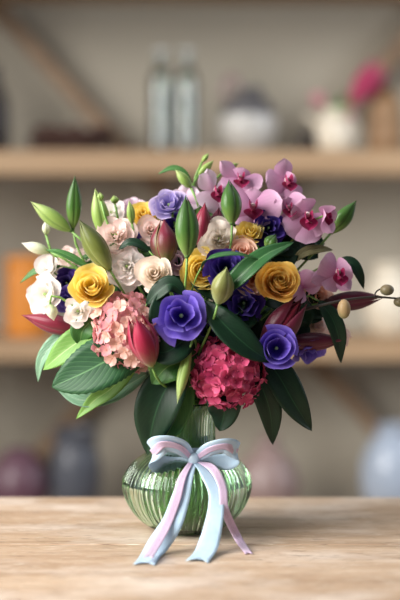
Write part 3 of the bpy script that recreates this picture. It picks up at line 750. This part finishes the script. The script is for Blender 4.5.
bud((114, 195), (115, 204), 4.2, 6, green_pale, 'round pale green bud on a thin stem above blush lisianthus', name='lisianthus_bud', cat='bud', grp=SB)

# orchid tip with unopened buds at the right
sp0 = P(296, 312, 34)
sp = empty('orchid_spray', sp0); tag(sp, 'thin dark orchid stem reaching right with three brownish round buds', 'orchid spray')
loc = Matrix.Translation(-sp0)
sp_pts = spline([P(296, 312, 34), P(318, 306, 44), P(345, 300, 46), P(372, 297, 40), P(392, 298, 34), P(402, 299, 32)], 5)
MB().tube(sp_pts, [.0022-.0012*k/len(sp_pts) for k in range(len(sp_pts))], 8).build('stem', M['stem_dark'], sp, local=loc)
MB().tube(spline([P(374, 298, 40), P(376, 292, 40), P(380, 289, 40)], 4), .001, 7).build('bud_stalk', M['stem_dark'], sp, local=loc)
MB().tube(spline([P(340, 301, 46), P(341, 304, 50), P(343, 306, 52)], 4), .001, 7).build('bud_stalk', M['stem_dark'], sp, local=loc)
for px, py, o, sx, sz, m_ in ((344, 309, 54, 6.5, 9.5, bud_tan), (387, 290, 40, 7, 5.5, bud_olive), (400, 302, 32, 6.5, 5, bud_olive)):
    c = P(px, py, o); MB().ball(c, S, 14, sx, sx, sz).build('orchid_bud', m_, sp, local=loc)
pts = stem_path(sp0, (sp_pts[1]-sp_pts[0]).normalized())
MB().tube(pts, .0022, 7).build('main_stem', M['stem'], sp, local=loc)

# ------------------------------------------------------------------ leaves
leaf([(150, 352, 50), (118, 356, 58), (85, 372, 60), (52, 387, 52)], 25, L_hyd, 'large veined dark green hydrangea leaf at the lower left', peak=.45, serr=.05, nt=30, side=(-.1, -1, .35), fold=.12, pw=.7)
leaf([(138, 362, 40), (112, 388, 44), (95, 400, 42), (76, 419, 36)], 9, L_light, 'light green leaf hanging below the large veined leaf', side=(-.2, -1, .3))
leaf([(150, 372, 34), (110, 395, 36), (80, 400, 34), (56, 388, 26)], 10, L_bluish, 'silvery green leaf edge showing beneath the large veined leaf', side=(0, -1, .6))
leaf([(104, 322, 30), (88, 335, 34), (64, 352, 34), (43, 370, 24)], 15, L_light, 'bright green leaf under the pink burgundy bud, pointing lower left', peak=.4, side=(-.3, -1, .4))
leaf([(72, 326, 18), (52, 345, 18), (41, 362, 16), (38, 382, 10)], 7, L_bluish, 'narrow silvery leaf drooping at the far left', side=(-.5, -1, .1))
leaf([(100, 312, 28), (90, 322, 34), (82, 332, 36), (80, 346, 34)], 14, L_mid, 'rounded green leaf between white lisianthus and salmon hydrangea', peak=.45)
leaf([(186, 362, 40), (168, 385, 50), (155, 415, 50), (147, 455, 36)], 22, L_dark, 'broad dark green leaf hanging down to the left shoulder of vase', peak=.42, side=(-.2, -1, .1), wave=.06)
leaf([(190, 380, 46), (182, 400, 48), (172, 425, 46), (160, 446, 36)], 13, L_mid, 'dark leaf hanging just behind the broad one above the bow', side=(.1, -1, .1))
leaf([(225, 380, 34), (224, 398, 52), (224, 415, 48), (219, 431, 44)], 17, L_dark, 'heart shaped dark leaf under the raspberry hydrangea', peak=.4, pw=.65)
leaf([(250, 358, 40), (261, 385, 50), (270, 412, 44), (273, 445, 30)], 13, L_dark, 'narrow dark leaf hanging straight down at lower right', side=(.2, -1, .2))
leaf([(258, 350, 36), (278, 375, 46), (294, 403, 44), (312, 431, 30)], 16, L_dark, 'dark green leaf slanting down to the lower right', side=(.3, -1, .3))
leaf([(146, 305, 62), (158, 292, 70), (172, 284, 72), (186, 296, 68)], 9, L_dark, 'curled green leaf over the violet lisianthus, under cream rose', peak=.5, side=(-.3, -1, .5))
leaf([(160, 345, 62), (160, 325, 70), (161, 305, 72), (168, 288, 66)], 11, L_dark, 'dark leaf rising left of the violet lisianthus', peak=.5)
leaf([(190, 335, 56), (178, 345, 72), (166, 352, 76), (150, 352, 70)], 15, L_dark, 'dark round leaf below the violet lisianthus', peak=.5)
leaf([(198, 352, 52), (180, 362, 60), (166, 368, 62), (152, 384, 56)], 16, L_mid, 'smooth green leaf between crimson bud and raspberry hydrangea', peak=.5)
leaf([(205, 300, 60), (222, 322, 76), (246, 345, 78), (270, 362, 70)], 15, L_dark, 'broad dark leaf crossing above the raspberry hydrangea', peak=.5, side=(.1, -1, .5))
leaf([(222, 294, 70), (240, 276, 82), (265, 255, 80), (294, 242, 62)], 10, L_lily, 'broad diagonal green leaf over the salmon peach rose', peak=.4, side=(-.3, -1, .5))
leaf([(201, 268, 70), (210, 258, 86), (235, 254, 88), (262, 260, 80)], 3.6, L_lily, 'thin arching green leaf across the yellow rose', side=(0, -.6, 1))
leaf([(318, 300, 30), (330, 315, 36), (338, 335, 34), (341, 363, 24)], 9, L_dark, 'dark leaf behind the tan orchid bud, pointing down', side=(.3, -1, .1))
leaf([(336, 262, 14), (350, 262, 18), (358, 272, 18), (364, 289, 12)], 6, L_dark, 'slim dark leaf arching right behind the lone orchid', side=(.2, -1, .4))
leaf([(292, 262, 20), (305, 252, 24), (320, 249, 22), (333, 250, 16)], 5, L_brown, 'faded brownish leaf between the orchids at right', side=(0, -1, .3))
leaf([(62, 266, 6), (48, 268, 4), (34, 272, 0), (20, 283, -6)], 4, L_mid, 'narrow green leaf sticking out at the left behind white blooms', side=(-.2, -1, .6))
leaf([(192, 185, -6), (183, 172, -6), (172, 168, -8), (158, 174, -10)], 3.4, L_mid, 'small curved leaf at the top, over the lavender lisianthus', side=(0, -1, .5))
leaf([(88, 268, 30), (72, 258, 28), (58, 252, 24), (46, 250, 18)], 4.5, L_mid, 'slim dark leaf above the yellow rose at left', side=(0, -.8, .8))
leaf([(150, 252, 50), (138, 244, 52), (128, 243, 52), (118, 250, 48)], 5, L_dark, 'short dark leaf between the two ruffled white blooms', side=(0, -1, .8))

# deep foliage branches filling the inside of the bouquet
def branch(lab, base, tips, mat, W=15):
    b = P(*base); t = empty('leafy_branch', b); tag(t, lab, 'foliage', 'leafy branches deep in the bouquet'); loc = Matrix.Translation(-b)
    for (x, y, o) in tips:
        mid = ((base[0]+x)/2+rnd.uniform(-6, 6), (base[1]+y)/2-6, (base[2]+o)/2+8)
        leaf([base, mid, (x, y, o)], W*rnd.uniform(.85, 1.15), mat, '', peak=.55, name='leaf', parent=(t, loc), side=(rnd.uniform(-.4, .4), -1, .5))
    n = (b-Vector((0, 0, .16))).normalized()
    pts = stem_path(b, n); MB().tube(pts, .002, 7).build('stem', M['stem'], t, local=loc)
branch('dark foliage around the salmon hydrangea, lower left', (135, 318, 5), [(96, 300, 10), (100, 345, 16), (118, 286, 22), (120, 372, 20), (160, 320, 40), (80, 318, 8), (155, 372, 30)], L_dark, 16)
branch('dark foliage behind white and yellow blooms, upper left', (125, 262, -10), [(88, 238, -4), (100, 270, 20), (140, 236, 12), (108, 300, 26), (70, 280, -6), (150, 255, 28), (90, 300, 20)], L_mid, 14)
branch('dark foliage in the middle behind the yellow rose', (200, 275, 10), [(160, 250, 22), (178, 236, 30), (215, 255, 40), (240, 262, 36), (232, 292, 50), (192, 300, 50), (165, 285, 40), (212, 300, 56)], L_dark, 17)
branch('dark foliage above the raspberry hydrangea', (222, 330, 20), [(190, 338, 44), (205, 318, 52), (258, 322, 46), (262, 345, 40), (246, 300, 40), (180, 372, 34), (258, 380, 28), (170, 390, 20), (234, 318, 58)], L_dark, 18)
branch('dark foliage under the orchids at the upper right', (275, 245, -6), [(250, 226, 10), (285, 238, 22), (300, 254, 20), (318, 258, 10), (262, 256, 28), (290, 270, 24), (325, 244, 0)], L_dark, 15)
branch('dark foliage around the burgundy buds at right', (285, 310, 6), [(312, 300, 14), (330, 312, 12), (305, 330, 26), (322, 320, 20), (262, 302, 36), (296, 356, 28), (268, 372, 26), (300, 285, 16)], L_dark, 15)
branch('green foliage at the top behind lavender lisianthus', (190, 230, -20), [(160, 215, -14), (150, 200, -26), (212, 210, -8), (225, 215, 0), (240, 222, 8), (180, 205, -16)], L_mid, 12)
branch('dark foliage at the back of the bouquet', (210, 290, -50), [(120, 250, -46), (90, 290, -40), (150, 215, -44), (200, 205, -44), (260, 215, -46), (300, 250, -40), (300, 310, -36), (130, 340, -36), (270, 345, -34)], L_dark, 26)
branch('green leaves gathered at the vase mouth', (197, 408, 4), [(178, 388, 22), (190, 378, 30), (206, 384, 34), (218, 376, 24), (168, 400, 10)], L_mid, 11)

# ------------------------------------------------------------------ ribbon bow
def satin(name, c, c2, stripes=None):
    m = NT(name); uv = m.n('ShaderNodeTexCoord').outputs['UV']; sp_ = m.n('ShaderNodeSeparateXYZ', {0: uv})
    col = m.mix(m.noise(m.mapping(uv, (2, 10, 1)), 2), c, c2)
    if stripes == 'print':     # rows of tiny printed flecks on the ribbon
        a = m.noise(m.mapping(uv, (9, 150, 1)), 1, 1)
        e = m.math('ABSOLUTE', m.math('SUBTRACT', sp_.outputs[0], .5))
        f = m.math('MULTIPLY', m.math('MULTIPLY', m.math('SUBTRACT', a, .5), 9, True), m.math('LESS_THAN', e, .2))
        col = m.mix(m.math('MULTIPLY', f, .6), col, '#8d6f8c')
    p = m.n('ShaderNodeBsdfPrincipled', {'Base Color': col, 'Roughness': .32, 'Specular IOR Level': .6, 'Sheen Weight': .2, 'Anisotropic': .4})
    tr = m.n('ShaderNodeBsdfTranslucent', {'Color': col})
    return m.surf(m.n('ShaderNodeMixShader', {0: .22, 1: p.outputs[0], 2: tr.outputs[0]}).outputs[0])
R_blue = satin('pale_blue_satin', '#b3d2e8', '#cce2f0')
R_pink = satin('pink_printed_satin', '#cfb5cf', '#dcc8dd', 'print')
knot0 = P(194, 459, 42)
bow = empty('ribbon_bow', knot0); tag(bow, 'pale blue and pink satin ribbon bow tied round the vase neck', 'ribbon')
bloc = Matrix.Translation(-knot0)
def ribbon(pts, Wp, mat, name, widths=None, dirs=None, label=None, notch=False, cup=.05, per=7):
    """pts (px,py,o); dirs: width direction at each point"""
    c = spline([p if isinstance(p, Vector) else P(*p) for p in pts], per)
    ds = spline([Vector(d).normalized() for d in dirs], per); ws = spline([Vector((w_, 0, 0)) for w_ in widths], per)
    rows = []
    for i, p in enumerate(c):
        T = (c[min(i+1, len(c)-1)]-c[max(i-1, 0)]).normalized(); d = ds[i]-T*ds[i].dot(T); d.normalize(); nrm = T.cross(d)
        w_ = Wp*S*ws[i].x/2
        row = []
        for k in range(7):
            u = -1+k/3
            q = p+d*w_*u+nrm*cup*w_*(1-u*u)
            if notch and i == len(c)-1: q = q-T*w_*.9*(1-abs(u))
            row.append(q)
        rows.append(row)
    o = MB().grid(rows, 6, len(rows)).build(name, mat, bow, thick=.0005, local=bloc)
    if label: o['label'] = label
    return o
UPV = (0, -.15, 1)
# loops: strap leaves the knot, swings out and folds back
DL = [(.2, -.3, 1), (.35, -.5, 1), (.35, -.6, 1), (0, -.3, 1), (0, .1, 1), (0, .2, 1), UPV]
DR = [(-x_, y_, z_) for x_, y_, z_ in DL]
LP_ = [(192, 458, 44), (180, 447, 58), (163, 444, 62), (152, 453, 52), (159, 464, 42), (176, 464, 40), (191, 460, 42)]
RP_ = [(196, 458, 44), (210, 449, 58), (226, 446, 60), (237, 452, 50), (229, 461, 40), (212, 462, 38), (197, 460, 42)]
ribbon(LP_, 1, R_blue, 'bow_loop', [8, 17, 21, 21, 19, 14, 8], DL)
ribbon(RP_, 1, R_blue, 'bow_loop', [8, 15, 18, 17, 17, 14, 8], DR)
ribbon([(a, b+.5, c+1.2) for a, b, c in LP_[:4]], 1, R_pink, 'bow_loop', [4, 6, 8, 8], DL[:4], 'pink printed inner ribbon of loop')
ribbon([(a, b+.5, c+1.2) for a, b, c in RP_[:4]], 1, R_pink, 'bow_loop', [4, 6, 7, 7], DR[:4], 'pink printed inner ribbon of loop')
# band round the neck
rr = .0408; zb = .1045
rows = [[(rr*f*math.cos(a), rr*f*math.sin(a), zb+dz) for a in [k*2*PI/48 for k in range(48)]] for f, dz in ((1.10, -.006), (1.03, -.001), (.98, .004), (.955, .008))]
MB().grid(rows, 48, 4, True).build('neck_band', R_blue, bow, thick=.0006, local=bloc)
MB().ball(P(194, 459, 46), S, 14, 6.2, 4.5, 6.8).build('knot', R_blue, bow, local=bloc)
def T0(px, py, dz=.0012):      # point lying on the table under photo pixel
    d = (CZ-dz)*F/(py-200); return B(px, py, d)
X = (1, 0, 0)
ribbon([(193, 462, 45), (186, 478, 66), (180, 500, 80), (171, 525, 96), T0(153, 552, .004), T0(144, 565)], 1, R_blue, 'tail', [8, 14, 18, 20, 20, 20], [(1, 0, .1), (1, -.2, .1), (1, -.1, 0), (1, .1, .2), (1, .2, .1), (1, .1, 0)], 'wide pale blue tail at left', True)
ribbon([(191, 462, 47), (182, 478, 69), (176, 500, 83), (166, 526, 99.5), T0(154, 548, .0125), T0(148, 558, .0085)], 1, R_pink, 'tail', [5, 8, 9, 9, 9, 9], [(1, 0, .1), (1, -.2, .1), (1, -.1, 0), (1, .1, .2), (1, .2, .1), (1, .1, 0)], 'pink printed tail at left', True)
ribbon([(196, 462, 45), (206, 474, 62), (216, 495, 76), (214, 522, 92), T0(207, 548, .008), T0(197, 562)], 1, R_blue, 'tail', [7, 12, 14, 17, 20, 21], [(1, 0, -.1), (1, .1, -.2), (1, .1, 0), (1, 0, .2), (1, .1, .1), (1, .1, 0)], 'wide pale blue tail in the middle', True)
ribbon([(197, 461, 44), (212, 468, 60), (222, 486, 72), (225, 510, 82), T0(238, 538, .008), T0(249, 554)], 1, R_pink, 'tail', [5, 8, 8, 8, 8, 7], [(1, 0, -.2), (1, .2, .5), (1, .3, .2), (1, .2, .2), (1, .3, .2), (1, .1, 0)], 'pink printed tail at right', True)
